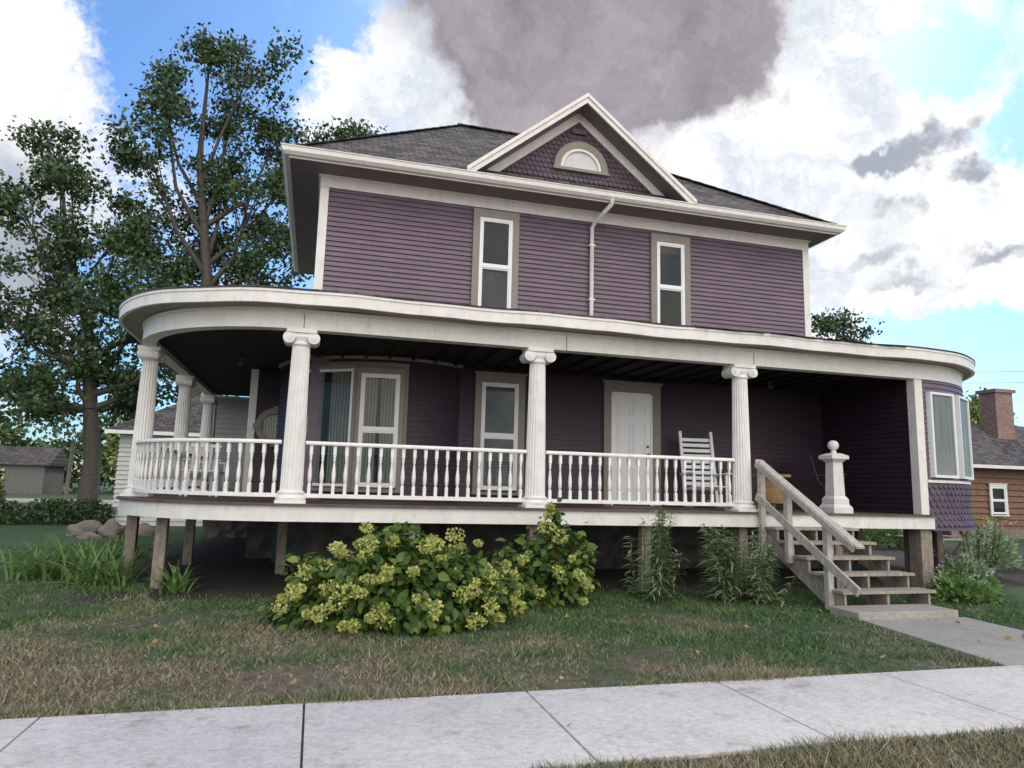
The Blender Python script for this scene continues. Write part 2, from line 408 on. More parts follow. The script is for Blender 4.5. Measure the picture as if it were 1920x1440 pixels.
for k in range(4):
    a=k*math.pi/2+.0; mb.M=T((cx,14.49,cz))@Matrix.Rotation(a,4,'Y'); mb.box(-.05,.05,-.02,.06,.24,.40,0); mb.M=Matrix.Identity(4)
n=32; mb.add([(cx+.25*math.cos(2*math.pi*k/n),14.555,cz+.25*math.sin(2*math.pi*k/n)) for k in range(n)],[tuple(range(n))],1)
mb.obj("round_window",[TAUPE,CURT],house)

mb=MB(); dx0,dx1,dz=5.42,6.27,3.42
mb.box(dx0-.16,dx0-.01,12.43,12.49,1.27,dz+.02,1); mb.box(dx1+.01,dx1+.18,12.43,12.49,1.27,dz+.02,1)
mb.box(dx0-.16,dx1+.18,12.425,12.49,dz+.02,dz+.20,1); mb.box(dx0-.2,dx1+.22,12.40,12.49,dz+.2,dz+.235,1)
mb.box(dx0-.01,dx0+.03,12.44,12.49,1.27,dz,0); mb.box(dx1-.03,dx1+.01,12.44,12.49,1.27,dz,0); mb.box(dx0+.03,dx1-.03,12.44,12.49,dz-.04,dz+.019,0)
mb.box(dx0+.03,dx1-.03,12.46,12.48,1.30,dz-.04,0)
pw=.29
for xx in (dx0+.12,dx1-.12-pw):
    for z0,z1 in ((1.48,1.98),(2.14,2.86),(2.98,3.24)):
        mb.box(xx,xx+pw,12.444,12.462,z0,z0+.025,0);mb.box(xx,xx+pw,12.444,12.462,z1-.025,z1,0)
        mb.box(xx,xx+.025,12.444,12.462,z0+.025,z1-.025,0);mb.box(xx+pw-.025,xx+pw,12.444,12.462,z0+.025,z1-.025,0)
        mb.box(xx+.05,xx+pw-.05,12.448,12.462,z0+.05,z1-.05,0)
mb.tube([(dx1-.09,12.46,2.25),(dx1-.09,12.40,2.25)],[.018,.03],12,2); mb.tube([(dx1-.09,12.46,2.40),(dx1-.09,12.435,2.40)],.024,12,2)
mb.obj("front_door",[VINYL,TAUPE,BLACKM],house)

def scale_shingles(mb,place,u0,u1,z0,z1,inside,w=.115,h=.10,mi=0):
    z=z1
    row=0
    while z>z0-.001:
        u=u0+(row%2)*w/2
        while u<=u1:
            if inside(u,z):
                pts=[(u-w*.47,z+h*.9),(u-w*.47,z-h*.25),(u-w*.3,z-h*.55),(u,z-h*.68),(u+w*.3,z-h*.55),(u+w*.47,z-h*.25),(u+w*.47,z+h*.9)]
                o=[.004,.026,.033,.036,.033,.026,.004]
                fr=[place(p[0],p[1],oo+random.uniform(0,.006)) for p,oo in zip(pts,o)]
                bk=[place(p[0],p[1],0) for p in pts]
                mb.add(fr+bk,[tuple(range(7))]+[(k,k+7,k+8,k+1) for k in range(6)],mi)
            u+=w
        z-=h; row+=1
mb=MB(); BC=(10.35,12.5); R=2.45
bp=arc(BC[0],BC[1],270,360,36)
bpw=[(x+nx*R,y+ny*R,nx,ny) for x,y,nx,ny in bp]+[(BC[0]+R,15.5,1,0)]
siding(mb,bpw,1.86,3.70,mi=0,lap=.022)
siding(mb,[(10.25,12.5,-1,0),(10.25,10.15,-1,0)],1.27,3.75,mi=2)
mb.sweep(bpw,[(-.1,1.2),(-.006,1.2),(-.006,3.72),(-.1,3.72)],True,2)
mb.sweep(bpw,[(-.02,1.83),(.05,1.83),(.05,1.875),(-.02,1.875)],True,1)
flare=lambda z:.0 if z>1.35 else (1.35-z)**2*.9
def plc(u,z,o):
    a=math.radians(270)+u/R; rr=R+o+flare(z)
    return (BC[0]+rr*math.cos(a),BC[1]+rr*math.sin(a),z)
mb.sweep(bpw,[(-.05,1.0)]+[(flare(z)+.001,z) for z in (1.0,1.1,1.2,1.35,1.84)]+[(-.05,1.84)],True,3)
scale_shingles(mb,plc,.05,R*math.pi/2,1.05,1.80,lambda u,z:True,.13,.11,3)
mb.box(10.3,12.6,12.5,15.4,1.05,3.7,2)
mb.sweep(bp,[(0,1.02),(2.4,1.02),(2.4,1.05),(0,1.05)],True,2)
mb.obj("round_sunroom_wall",[PURP,WHITE,PURPD,PURPS],house)
for t in (279.8,299,322):
    ta=math.radians(t); window("sunroom_window",at(BC[0]+(R+.035)*math.cos(ta),BC[1]+(R+.035)*math.sin(ta),1.92,ta+math.pi/2),.66,1.52,.0,mode='sheer',sash=False,back=.05)
    
ex0,ex1,ey0,ey1,ez=-.78,10.33,11.9,18.9,7.2
A=(ex0,ey0,ez);B_=(ex1,ey0,ez);C_=(ex1,ey1,ez);D_=(ex0,ey1,ez);R1=(2.72,15.4,10.0);R2=(5.45,15.4,10.0)
mb=MB()
mb.add([A,B_,C_,D_,R1,R2],[(0,1,5,4),(2,3,4,5)],0); mb.add([A,B_,C_,D_,R1,R2],[(1,2,5),(3,0,4)],1)
for p,q in ((A,R1),(B_,R2),(R1,R2)):
    P_=Vector(p)+Vector((0,0,.012));Q_=Vector(q)+Vector((0,0,.012)); k=int((Q_-P_).length/.3)
    for j in range(k): mb.beam(P_.lerp(Q_,j/k)+Vector((0,0,.008)),P_.lerp(Q_,(j+1.02)/k),.2,.018,0)
gx,gz,gh=4.62,9.13,2.27
yb=11.9+(gz-7.2)/.8+.02
for s in (-1,1):
    e=(gx+s*gh,11.87,gz-gh*.8); ap=(gx,11.87,gz)
    vs=[ap,e,(gx+s*gh,11.95,gz-gh*.8),(gx,yb,gz)]
    th=.05
    mb.add(vs+[(p[0],p[1],p[2]-th) for p in vs],[(0,1,2,3),(7,6,5,4),(0,4,5,1),(1,5,6,2)],1)
mb.obj("main_roof",[ROOFX,ROOFY],house)
mb=MB()
loop=[(ex0,ey1),(ex0,ey0),(ex1,ey0),(ex1,ey1)]
lp=wallpath(loop)
mb.sweep(lp,[(-.02,7.02),(.0,7.02),(.0,7.195),(-.02,7.19)],True,0)
mb.sweep(lp,[(.001,7.06),(.06,7.05),(.11,7.10),(.12,7.175),(.135,7.18),(.135,7.195),(.105,7.195),(.10,7.17),(.001,7.17)],True,0)
mb.box(ex0+.02,ex1-.02,ey0+.02,YF-.075,7.035,7.05,1); mb.box(ex0+.02,XL-.075,YF-.07,ey1,7.035,7.05,1); mb.box(XR+.075,ex1-.02,YF-.07,ey1,7.035,7.05,1)
mb.obj("eaves_and_gutter",[WHITE,SOFF],house)
mb=MB(); gy=12.32
base=7.50
hw=(gz-.08-base)/.8
mb.add([(gx-hw,gy,base-.2),(gx+hw,gy,base-.2),(gx+hw,gy,base),(gx,gy,gz-.08),(gx-hw,gy,base)],[(0,1,2,3,4)],0)
acx,acz=4.66,7.79
ins=lambda u,z:(abs(u-gx)<(gz-.30-z)/.8) and (math.hypot(u-acx,z-acz)>.5 or z<acz-.02) and z>7.52
scale_shingles(mb,lambda u,z,o:(u,gy-o,z),gx-2.2,gx+2.2,7.5,8.9,ins,.105,.10,0)
for s in (-1,1):
    def band(y0,y1,o0,o1,L0,L1,mi):
        pts=[]
        x1=s*(L1)
        for (xx,o) in ((0,o0),(x1,o0),(x1,o1),(0,o1)):
            pts.append((gx+xx,gz-.8*abs(xx)-o))
        vs=[(x,y0,z) for x,z in pts]+[(x,y1,z) for x,z in pts]
        mb.add(vs,[(0,1,2,3),(4,7,6,5),(0,4,5,1),(1,5,6,2),(2,6,7,3)],mi)
    band(11.83,11.868,-.012,.17,0,2.30,1)
    band(11.80,11.829,-.02,.06,0,2.32,1)
    band(11.87,gy,.12,.14,0,2.1,2)
    band(gy-.045,gy-.001,.14,.34,0,1.95,1)
ring(mb,acx,gy-.085,gy,acz,.43,.56,0,math.pi,28,3)
ring(mb,acx,gy-.07,gy,acz,.37,.43,0,math.pi,28,1)
mb.box(acx-.58,acx+.58,gy-.09,gy-.001,acz-.06,acz-.002,3)
n=24; mb.add([(acx+.37*math.cos(math.pi*k/n),gy-.03,acz+.37*math.sin(math.pi*k/n)) for k in range(n+1)],[tuple(range(n+1))],4)
mb.box(gx-.14,gx+.14,gy-.07,gy-.046,8.52,8.62,0)
mb.obj("gable_face",[PURPS,WHITE,SOFF,TAUPE,LOUV],house)
mb=MB()
mb.tube([(5.15,11.84,7.10),(5.15,11.86,6.98),(5.0,12.30,6.78),(4.97,12.42,6.68),(4.97,12.42,4.45)],.042,10)
for z in (6.3,5.2): mb.box(4.91,5.03,12.38,12.47,z,z+.03)
mb.obj("downspout",[WHITE],house)

mb=MB(); SX0,SX1=6.9,8.4
def tread_y(i): return 8.12+i*.35
for i in range(5):
    y=tread_y(i); z=.29+.19*i
    mb.box(SX0-.02,SX1+.03,y,y+.15,z-.04,z); mb.box(SX0-.02,SX1+.03,y+.16,y+.31,z-.04,z)
for x in (SX0+.05,(SX0+SX1)/2,SX1-.06):
    vs=[(8.16,.02),(8.16,.25)]
    for i in range(5):
        y=tread_y(i)+.04;z=.25+.19*i
        vs+=[(y,z),(y+.35,z)]
    vs+=[(9.88,1.03),(9.88,.78),(8.45,.02)]
    n=len(vs); V=[(x-.02,a,c) for a,c in vs]+[(x+.02,a,c) for a,c in vs]
    mb.add(V,[tuple(range(n)),tuple(range(n,2*n))[::-1]]+[(k,(k+1)%n,(k+1)%n+n,k+n) for k in range(n)])
mb.box(6.83,6.92,9.80,9.89,.0,2.08,1); mb.box(6.83,6.92,9.16,9.25,.55,1.69,1); mb.box(6.83,6.92,8.33,8.42,.02,1.24,1)
sl_=.557
def hr(z0,y0,y1,h,w,xoff): mb.beam((6.85+xoff,y0,z0),(6.85+xoff,y1,z0-(y0-y1)*sl_),w,h,1)
hr(2.09,9.90,7.75,.035,.13,.02); hr(2.03,9.88,7.80,.09,.035,-.045); hr(1.52,9.88,7.75,.12,.035,-.045)
mb.obj("wooden_stairs",[WOOD,RAILW],house,.004)

CAST=paint("painted_cast_stone",(.68,.66,.62),.1,.7,dirt=(.45,.43,.4),bs=.3)
mb=MB(); px,py_=8.5,10.12
def sq(h0,h1,a,b_=None):
    b_=b_ or a
    vs=[(px+sx*a,py_+sy*a,h0) for sx,sy in((-1,-1),(1,-1),(1,1),(-1,1))]+[(px+sx*b_,py_+sy*b_,h1) for sx,sy in((-1,-1),(1,-1),(1,1),(-1,1))]
    mb.add(vs,[(0,3,2,1),(4,5,6,7),(0,1,5,4),(1,2,6,5),(2,3,7,6),(3,0,4,7)])
for a in ((1.268,1.36,.19,.19),(1.36,1.42,.19,.15),(1.42,1.50,.15,.15),(1.50,1.56,.15,.11),(1.56,2.12,.11,.095),(2.12,2.17,.095,.15),(2.17,2.23,.17,.17),(2.23,2.27,.17,.09)): sq(*a)
mb.lathe([(.05,2.27),(.05,2.30),(.03,2.32),(.05,2.335),(.078,2.36),(.092,2.40),(.085,2.445),(.055,2.48),(.01,2.492)],px,py_,20)
mb.obj("newel_pedestal",[CAST],None,.005)

mb=MB(); mb.M=at(7.0,11.75,1.268,math.radians(-8))
W2=.31
for s in (-1,1):
    mb.tube([(s*W2,-.45,.07),(s*W2,-.2,.03),(s*W2,.1,.025),(s*W2,.4,.06),(s*W2,.62,.13)],.022,8)
    mb.beam((s*W2,-.25,.04),(s*W2,-.25,.62),.05,.05); mb.beam((s*W2,.17,.05),(s*W2,.45,1.45),.055,.05)
    mb.beam((s*(W2+.02),-.32,.64),(s*(W2+.02),.28,.62),.1,.03)
for i in range(9): mb.beam((-W2,.235+.027*i,.45+.105*i),(W2,.235+.027*i,.45+.105*i),.02,.065)
for i in range(7): mb.beam((-W2,-.24+.075*i,.40-.01*i),(W2,-.24+.075*i,.40-.01*i),.06,.02)
mb.obj("rocking_chair",[VINYL],None,.003)
mb=MB(); mb.M=at(8.3,11.6,1.268)
for i in range(14): mb.lathe([(.24,.12+i*.035),(.255,.137+i*.035),(.24,.155+i*.035)],0,0,24)
mb.box(-.26,.26,-.26,.26,.61,.66)
for s in (-1,1):
    for t in (-1,1): mb.box(s*.2-.02,s*.2+.02,t*.2-.02,t*.2+.02,0,.15)
mb.obj("wicker_stool",[WICK])
mb=MB(); mb.M=at(9.55,11.5,1.268,math.radians(50))
for s in (-.26,.26):
    mb.tube([(s,-.28,0),(s,.2,.55),(s,.33,1.05)],.012,6); mb.tube([(s,.28,0),(s,-.22,.48)],.012,6); mb.tube([(s,-.3,.7),(s,.24,.66)],.014,6); mb.tube([(s,-.22,.48),(s,-.26,.7)],.012,6)
for z,y in((0,-.28),(0,.28),(1.05,.33)): mb.tube([(-.26,y,z),(.26,y,z)],.012,6)
mb.add([(-.25,-.22,.47),(.25,-.22,.47),(.25,.19,.43),(-.25,.19,.43)],[(0,1,2,3)]); mb.add([(-.25,.22,.6),(.25,.22,.6),(.25,.33,1.04),(-.25,.33,1.04)],[(0,1,2,3)])
mb.obj("folding_chair",[BLACKM])
def pchair(x,y,a):
    mb=MB(); mb.M=at(x,y,1.268,a)
    for sx in(-.22,.22):
        for sy in(-.2,.2): mb.beam((sx*1.1,sy*1.1,0),(sx,sy,.42),.04,.04)
        mb.beam((sx*1.1,-.22,.62),(sx*1.1,.22,.62),.05,.03); mb.beam((sx*1.1,-.2,.42),(sx*1.1,-.2,.61),.03,.03)
    mb.box(-.24,.24,-.24,.22,.42,.45)
    for i in range(5): mb.beam((-.18+i*.09,.22,.45),(-.18+i*.09,.30,.84),.05,.015)
    mb.box(-.24,.24,.285,.32,.82,.88); mb.obj("plastic_chair",[VINYL],None,.004)
pchair(-1.9,13.1,math.radians(200)); pchair(-2.0,15.0,math.radians(80))
for (x,y) in ((-1.27,12.05),(8.08,11.2)):
    mb=MB(); z=3.50 if x<0 else 3.6
    mb.tube([(x,y,3.76),(x,y,z+.08)],.008,6); mb.lathe([(.02,z+.1),(.06,z+.06),(.06,z+.05)],x,y,6)
    mb.lathe([(.045,z+.05),(.055,z-.07)],x,y,6,1); mb.lathe([(.06,z-.07),(.06,z-.085),(.01,z-.11)],x,y,6)
    for k in range(6):
        a=k*math.pi/3; mb.tube([(x+.048*math.cos(a),y+.048*math.sin(a),z+.05),(x+.058*math.cos(a),y+.058*math.sin(a),z-.075)],.005,4)
    mb.obj("hanging_lantern",[BLACKM,GLASS],house)

WS=paint("white_siding",(.5,.5,.47),.08,.6)
mb=MB(); siding(mb,wallpath([(-2.75,24),(-2.75,19.7),(-1.25,19.7)]),1.2,3.75,.13,0,lap=.03); mb.box(-2.73,-.3,19.72,24,1.1,3.74,0); mb.box(-2.7,-.3,19.75,24,-.1,1.1,1)
mb.box(-2.79,-2.62,19.63,19.665,1.2,3.74,0); mb.obj("rear_annex",[WS,STONE],house)

garage=empty("white_garage")
mb=MB(); siding(mb,wallpath([(-6.3,31),(-6.3,26),(-1.5,26)]),0,3.1,.15,0,lap=.04); mb.box(-6.28,-1.5,26.02,31,0,3.1,0); mb.obj("walls",[WS],garage)
mb=MB(); v=[(-6.7,25.6,3.1),(-1.1,25.6,3.1),(-1.1,31.4,3.1),(-6.7,31.4,3.1),(-3.9,28.4,4.9),(-3.8,28.6,4.9)]
mb.add(v,[(0,1,5,4),(1,2,5),(2,3,4,5),(3,0,4),(3,2,1,0)]); mb.box(-6.7,-1.1,25.58,25.62,2.98,3.1,1); mb.obj("roof",[ROOFX,WHITE],garage)
window("window",at(-5.2,25.95,1.2),.9,1.2,.1,parent=garage,cm=WHITE)

# ------------------------------------------------------------------ ground
def lawnfac(nt,v,off):
    sp=nt.nodes.new("ShaderNodeSeparateXYZ"); nt.links.new(v,sp.inputs[0])
    big=noise(nt,v,.7,5,.7)
    g=mathn(nt,'MULTIPLY',mathn(nt,'SUBTRACT',sp.outputs[1],6.3),.24)
    g=mathn(nt,'ADD',g,mathn(nt,'MULTIPLY',mathn(nt,'SUBTRACT',big,off),5.5))
    g=mathn(nt,'ADD',g,mathn(nt,'MULTIPLY',sp.outputs[0],.08),True)
    return g,sp
m,nt,b=newmat("lawn_soil"); v=coords(nt)
fine=noise(nt,v,9,6,.75)
g,sp=lawnfac(nt,v,.48)
dry=ramp(nt,fine,[(.3,(.075,.058,.038)),(.55,(.19,.15,.10)),(.75,(.33,.275,.19))])
grn=ramp(nt,fine,[(.3,(.02,.038,.012)),(.55,(.05,.095,.03)),(.75,(.11,.15,.055))])
c=mixc(nt,g,dry,grn)
soil=ramp(nt,fine,[(.3,(.014,.010,.007)),(.7,(.055,.041,.030))])
edge=mathn(nt,'ADD',sp.outputs[1],mathn(nt,'MULTIPLY',mathn(nt,'SUBTRACT',noise(nt,v,2.0,4),.5),1.6))
sm=nt.nodes.new("ShaderNodeMapRange"); nt.links.new(edge,sm.inputs[0]); sm.inputs[1].default_value=9.7; sm.inputs[2].default_value=10.2
sm2=nt.nodes.new("ShaderNodeMapRange"); nt.links.new(mathn(nt,'ADD',sp.outputs[0],mathn(nt,'MULTIPLY',fine,1.5)),sm2.inputs[0]); sm2.inputs[1].default_value=-2.6; sm2.inputs[2].default_value=-1.8
sm3=nt.nodes.new("ShaderNodeMapRange"); nt.links.new(sp.outputs[1],sm3.inputs[0]); sm3.inputs[1].default_value=20; sm3.inputs[2].default_value=18
c=mixc(nt,mathn(nt,'MULTIPLY',mathn(nt,'MULTIPLY',sm.outputs[0],sm2.outputs[0]),sm3.outputs[0]),c,soil)
nt.links.new(c,b.inputs["Base Color"]); b.inputs["Roughness"].default_value=.95
bump(nt,b,noise(nt,v,25,4,.8),.8,.03); LAWN=m
m,nt,b=newmat("grass_blades"); v=coords(nt); g_=nt.nodes.new("ShaderNodeNewGeometry"); rnd_=g_.outputs["Random Per Island"]
g,sp=lawnfac(nt,v,.45)
dry=ramp(nt,rnd_,[(0,(.09,.12,.045)),(.3,(.16,.165,.08)),(.6,(.29,.245,.15)),(1,(.45,.39,.26))])
grn=ramp(nt,rnd_,[(0,(.03,.075,.02)),(.6,(.075,.16,.04)),(.9,(.13,.22,.07)),(1,(.34,.30,.17))])
nt.links.new(mixc(nt,g,dry,grn),b.inputs["Base Color"]); b.inputs["Roughness"].default_value=.6; BLADE=m
def gz_(x,y):
    d=np.clip((y-9.0)/3.0,0,1); 
    return .10*d*np.exp(-((x-4)/14)**2)*(1)+.012*np.sin(x*1.3)*np.cos(y*1.7)*(y>6)
xs=np.concatenate([[-600,-300,-120,-60,-30],np.linspace(-16,22,77),[35,60,120,300,600]])
ys=np.concatenate([[-60,-20],np.linspace(-2,26,57),[35,50,70,120,250,600]])
XX,YY=np.meshgrid(xs,ys); ZZ=gz_(XX,YY)*(np.abs(XX-3)<19)*(YY<24)
V=np.stack([XX,YY,ZZ],2).reshape(-1,3); nx=len(xs);ny=len(ys)
i,j=np.meshgrid(np.arange(nx-1),np.arange(ny-1)); q=(j*nx+i).ravel()
F=np.stack([q,q+1,q+nx+1,q+nx],1)
npmesh("ground",V,F,[LAWN])
def concrete(name,k,tint=(1,1,1)):
    m,nt,b=newmat(name); v=coords(nt)
    n1=noise(nt,v,1.3,6,.75);n2=noise(nt,coords(nt,(9,70,9)),1.5,4,.8);n3=noise(nt,v,22,5,.85)
    cc=lambda a:tuple(a*k*t for t in tint)
    c=ramp(nt,n1,[(.32,cc(.44)),(.5,cc(.66)),(.68,cc(.80))])
    c=mixc(nt,.4,c,ramp(nt,n2,[(.35,cc(.42)),(.62,cc(.86))]))
    c=mixc(nt,.3,c,ramp(nt,n3,[(.40,cc(.34)),(.5,cc(.66)),(.60,cc(.86))]))
    c=mixc(nt,mathn(nt,'MULTIPLY',ramp(nt,noise(nt,v,1.9,6,.78),[(.56,(0,0,0)),(.68,(1,1,1))]),.6),c,(.25,.205,.165,1))
    nt.links.new(c,b.inputs["Base Color"]); b.inputs["Roughness"].default_value=.9; b.inputs["Specular IOR Level"].default_value=.25
    bump(nt,b,n3,.5,.008); return m
CONC=concrete("sidewalk_concrete",.9,(1.0,.95,.885)); CONC2=concrete("old_walk_concrete",.56,(1,.92,.80))
mb=MB(); x=0.03-1.62*12
while x<40:
    mb.box(x+.005,x+1.611,3.95,5.36,-.08,.028); x+=1.62
mb.obj("sidewalk",[CONC],None,.006)
mb=MB(); mb.add([(6.72,7.62,.022),(6.35,5.365,.022),(8.1,5.365,.022),(8.35,7.62,.022)],[(0,1,2,3)]); 
mb.add([(6.72,7.62,.022),(6.35,5.365,.022),(6.35,5.365,-.05),(6.72,7.62,-.05)],[(0,1,2,3)]);mb.obj("front_walkway",[CONC2])
mb=MB(); mb.box(6.68,8.25,7.62,8.15,-.05,.11); mb.obj("concrete_step",[CONC2],None,.012)
mb=MB(); mb.box(-200,-3,46,54,-.1,.03); mb.obj("street",[CONC2])

def blades(n,x0,x1,y0,y1,h,keep):
    x=rng.uniform(x0,x1,n);y=rng.uniform(y0,y1,n)
    k=keep(x,y); x=x[k];y=y[k];n=len(x)
    z=gz_(x,y)
    tall=np.clip(1+.55*np.sin(x*3.1+np.sin(y*2.3)*2)*np.sin(y*3.7+x),.5,1.6)
    hh=h*rng.uniform(.5,1.3,n)*tall; a=rng.uniform(0,2*np.pi,n); w=rng.uniform(.003,.006,n)*1.2
    le=rng.normal(0,.7,(n,2))*hh[:,None]
    p=np.stack([x,y,z],1); d=np.stack([np.cos(a)*w,np.sin(a)*w,np.zeros(n)],1)
    v=np.stack([p-d,p+d,p+np.stack([le[:,0],le[:,1],hh],1)],1).reshape(-1,3)
    return v,np.arange(3*n).reshape(n,3)
def pn(x,y): return np.sin(x*2.1+np.sin(y*1.7)*2)+np.sin(y*2.9+np.sin(x*1.3)*2)+rng.normal(0,.8,len(x))
def keepf(x,y):
    walk=(x>6.3+(y-5.36)*.16)&(x<8.4)&(y<8.2)
    under=(y>9.9+rng.normal(0,.25,len(x)))&(x>-2.0)
    return (~walk)&(~under)&(pn(x,y)>-.8)
v1,f1=blades(220000,-7.5,10.5,5.37,11.3,.040,keepf)
v2,f2=blades(45000,1.2,7.5,2.6,3.94,.06,lambda x,y:pn(x,y)>-2.2)
v3,f3=blades(45000,-12,-3.0,9,18,.045,lambda x,y:(pn(x,y)>-.8))
v4,f4=blades(30000,-7.5,10.5,5.32,5.55,.055,lambda x,y:(~((x>6.3)&(x<8.2)))&(pn(x,y)>.1))
Vv,Ff,_=merge([(v1,f1,0),(v2,f2,0),(v3,f3,0),(v4,f4,0)])
npmesh("grass",Vv,Ff,[BLADE])
LB=leafmat("dry_leaf",[(0,(.16,.08,.03)),(.5,(.35,.22,.08)),(1,(.5,.4,.15))])
n=200; c=np.stack([rng.uniform(-6,9,n),rng.uniform(4,9.5,n),np.full(n,.04)],1)
keep=rng.uniform(size=n)<np.where(c[:,1]<5.4,.07,1.0); c=c[keep]
v,f=leaves(c,rng.uniform(.03,.085,len(c)),.7); v[:,2]=np.clip(v[:,2],.03,.08)
npmesh("fallen_leaves",v,f,[LB])

# ------------------------------------------------------------------ shrubs
HL=leafmat("hydrangea_leaf",[(0,(.018,.04,.010)),(.4,(.055,.11,.025)),(.75,(.13,.20,.04)),(.93,(.25,.27,.07)),(1,(.24,.15,.07))],.2)
HF=leafmat("hydrangea_bloom",[(0,(.32,.38,.07)),(.5,(.50,.54,.14)),(.85,(.60,.58,.24)),(1,(.45,.29,.14))],.2)
STEM=paint("plant_stem",(.08,.07,.03),.2,.7)
def hydrangea(cx,cy,rx,ry,h,nl,nfl):
    d=unit(rng.normal(size=(nl,3))); d[:,2]=np.abs(d[:,2]); rr=rng.uniform(.35,1,nl)**.5
    bumpy=1+.16*np.sin(d[:,0]*7+1)*np.cos(d[:,1]*6)+.14*np.sin(d[:,2]*9+d[:,0]*5)+rng.normal(0,.06,nl)
    c=np.stack([cx+d[:,0]*rx*rr*bumpy,cy+d[:,1]*ry*rr*bumpy,.05+d[:,2]*h*rr*bumpy],1)
    out=d+np.array([0,0,-.25])
    n=nl; a=unit(out+rng.normal(size=(n,3))*.5); a[:,2]-=.5; a=unit(a)
    b_=unit(np.cross(a,d+rng.normal(size=(n,3))*.4)); nn_=np.cross(b_,a)
    s=rng.uniform(.06,.155,n)[:,None]
    P=[c-a*s*.5,c-a*s*.15+b_*s*.36+nn_*s*.1,c+a*s*.25+b_*s*.28+nn_*s*.08,c+a*s*.6-nn_*s*.05,c+a*s*.25-b_*s*.28+nn_*s*.08,c-a*s*.15-b_*s*.36+nn_*s*.1]
    V1=np.stack(P,1).reshape(-1,3); base=np.arange(n)*6
    F1=np.concatenate([np.stack([base,base+1,base+2,base+3],1),np.stack([base,base+3,base+4,base+5],1)])
    parts=[(V1,F1,0)]
    for k in range(nfl):
        dd=rng.normal(size=3); dd[2]=abs(dd[2])*.8; dd[1]-=.6; dd/=np.linalg.norm(dd); r_=rng.uniform(.9,1.15)
        dd[2]=abs(dd[2])
        fc=np.array([cx+dd[0]*rx*r_,cy+dd[1]*ry*r_,.12+dd[2]*h*r_]); R_=rng.uniform(.05,.115)
        q=unit(rng.normal(size=(110,3))); q[:,2]*=.8
        vv,ff=leaves(fc+q*R_*rng.uniform(.6,1.08,(110,1)),np.full(110,.034),.95); parts.append((vv,ff,1))
    V,F,M=merge(parts); o=npmesh("hydrangea_bush",V,F,[HL,HF],None,M)
    mb=MB()
    for k in range(26):
        a=random.uniform(0,6.28); r_=random.uniform(.2,.85)
        mb.tube([(cx+random.uniform(-.25,.25),cy+random.uniform(-.2,.2),-.02),(cx+math.cos(a)*rx*r_*.5,cy+math.sin(a)*ry*r_*.5,h*.45),(cx+math.cos(a)*rx*r_,cy+math.sin(a)*ry*r_,h*(1-.4*r_))],[.012,.008,.005],5)
    s=mb.obj("stems",[STEM]); s.parent=o
hydrangea(1.06,8.35,1.30,.88,.86,4800,84)
hydrangea(3.2,9.2,.52,.48,1.15,900,22)
hydrangea(2.45,9.1,.45,.4,.75,450,6)

def strap(base,ang,L,w,lift,curl,seg=5):
    n=len(base); V=[];
    dx=np.cos(ang);dy=np.sin(ang)
    for s in range(seg+1):
        t=s/seg
        r=L*(t*np.cos(lift)+curl*t*t*.5); z=L*(t*np.sin(lift)-curl*t*t*.75)
        ww=w*(1-t**2.2)*(.5+.5*min(1,t*4))
        px=base[:,0]+dx*r;py=base[:,1]+dy*r;pz=base[:,2]+z
        V.append(np.stack([px-dy*ww,py+dx*ww,pz],1)); V.append(np.stack([px+dy*ww,py-dx*ww,pz+ww*.4],1))
    V=np.stack(V,1); k=2*(seg+1); F=[]
    b0=np.arange(n)*k
    for s in range(seg): F.append(np.stack([b0+2*s,b0+2*s+1,b0+2*s+3,b0+2*s+2],1))
    return V.reshape(-1,3),np.concatenate(F)
SL=leafmat("strap_leaf",[(0,(.06,.13,.04)),(.5,(.14,.25,.07)),(.9,(.26,.37,.13)),(1,(.38,.34,.17))],.25)
def tuft(name,x,y,r,n,L):
    base=np.stack([x+rng.normal(0,r,n),y+rng.normal(0,r*.8,n),np.full(n,.0)],1)
    v,f=strap(base,rng.uniform(0,6.28,n),L*rng.uniform(.6,1.15,n),np.full(n,.022),rng.uniform(.8,1.5,n),rng.uniform(.2,.75,n))
    return npmesh(name,v,f,[SL])
for x,y,r,n,L in ((-3.65,11.9,.20,130,.95),(-2.75,11.3,.18,120,.90),(-1.7,10.6,.09,40,.65),(-3.5,14.6,.2,70,.8)): tuft("daylily_clump",x,y,r,n,L)
LL=leafmat("lily_leaf",[(0,(.10,.17,.08)),(.5,(.22,.32,.15)),(1,(.46,.52,.33))],.2)
def lily(x,y,rx,nst,H,dens=70):
    parts=[]
    mb=MB()
    for k in range(nst):
        bx=x+random.uniform(-1,1)*rx*.45;by=y+random.gauss(0,.13);h=H*random.uniform(.6,1.05)
        tx=bx+(bx-x)*1.0+random.gauss(0,.04);ty=by-random.uniform(0,.15)
        mb.tube([(bx,by,0),((bx+tx)/2,(by+ty)/2,h*.55),(tx,ty,h)],[.008,.007,.004],5)
        m_=int(dens*h); t=np.linspace(.1,1,m_)
        base=np.stack([bx+(tx-bx)*t,by+(ty-by)*t,h*t],1)
        v,f=strap(base,rng.uniform(0,6.28,m_),(.22-.11*t)*rng.uniform(.8,1.2,m_),np.full(m_,.0145),rng.uniform(.1,.8,m_),rng.uniform(.3,.9,m_),3)
        parts.append((v,f,0))
    V,F,M=merge(parts); o=npmesh("lily_plant",V,F,[LL],None,M); s=mb.obj("stems",[STEM]); s.parent=o
lily(4.62,9.3,.42,11,1.38); lily(4.9,9.4,.35,6,1.1); lily(6.0,9.25,.66,26,1.05); lily(6.3,9.1,.44,14,.75)
PF=leafmat("lilac_flower",[(0,(.3,.25,.4)),(1,(.5,.42,.6))])
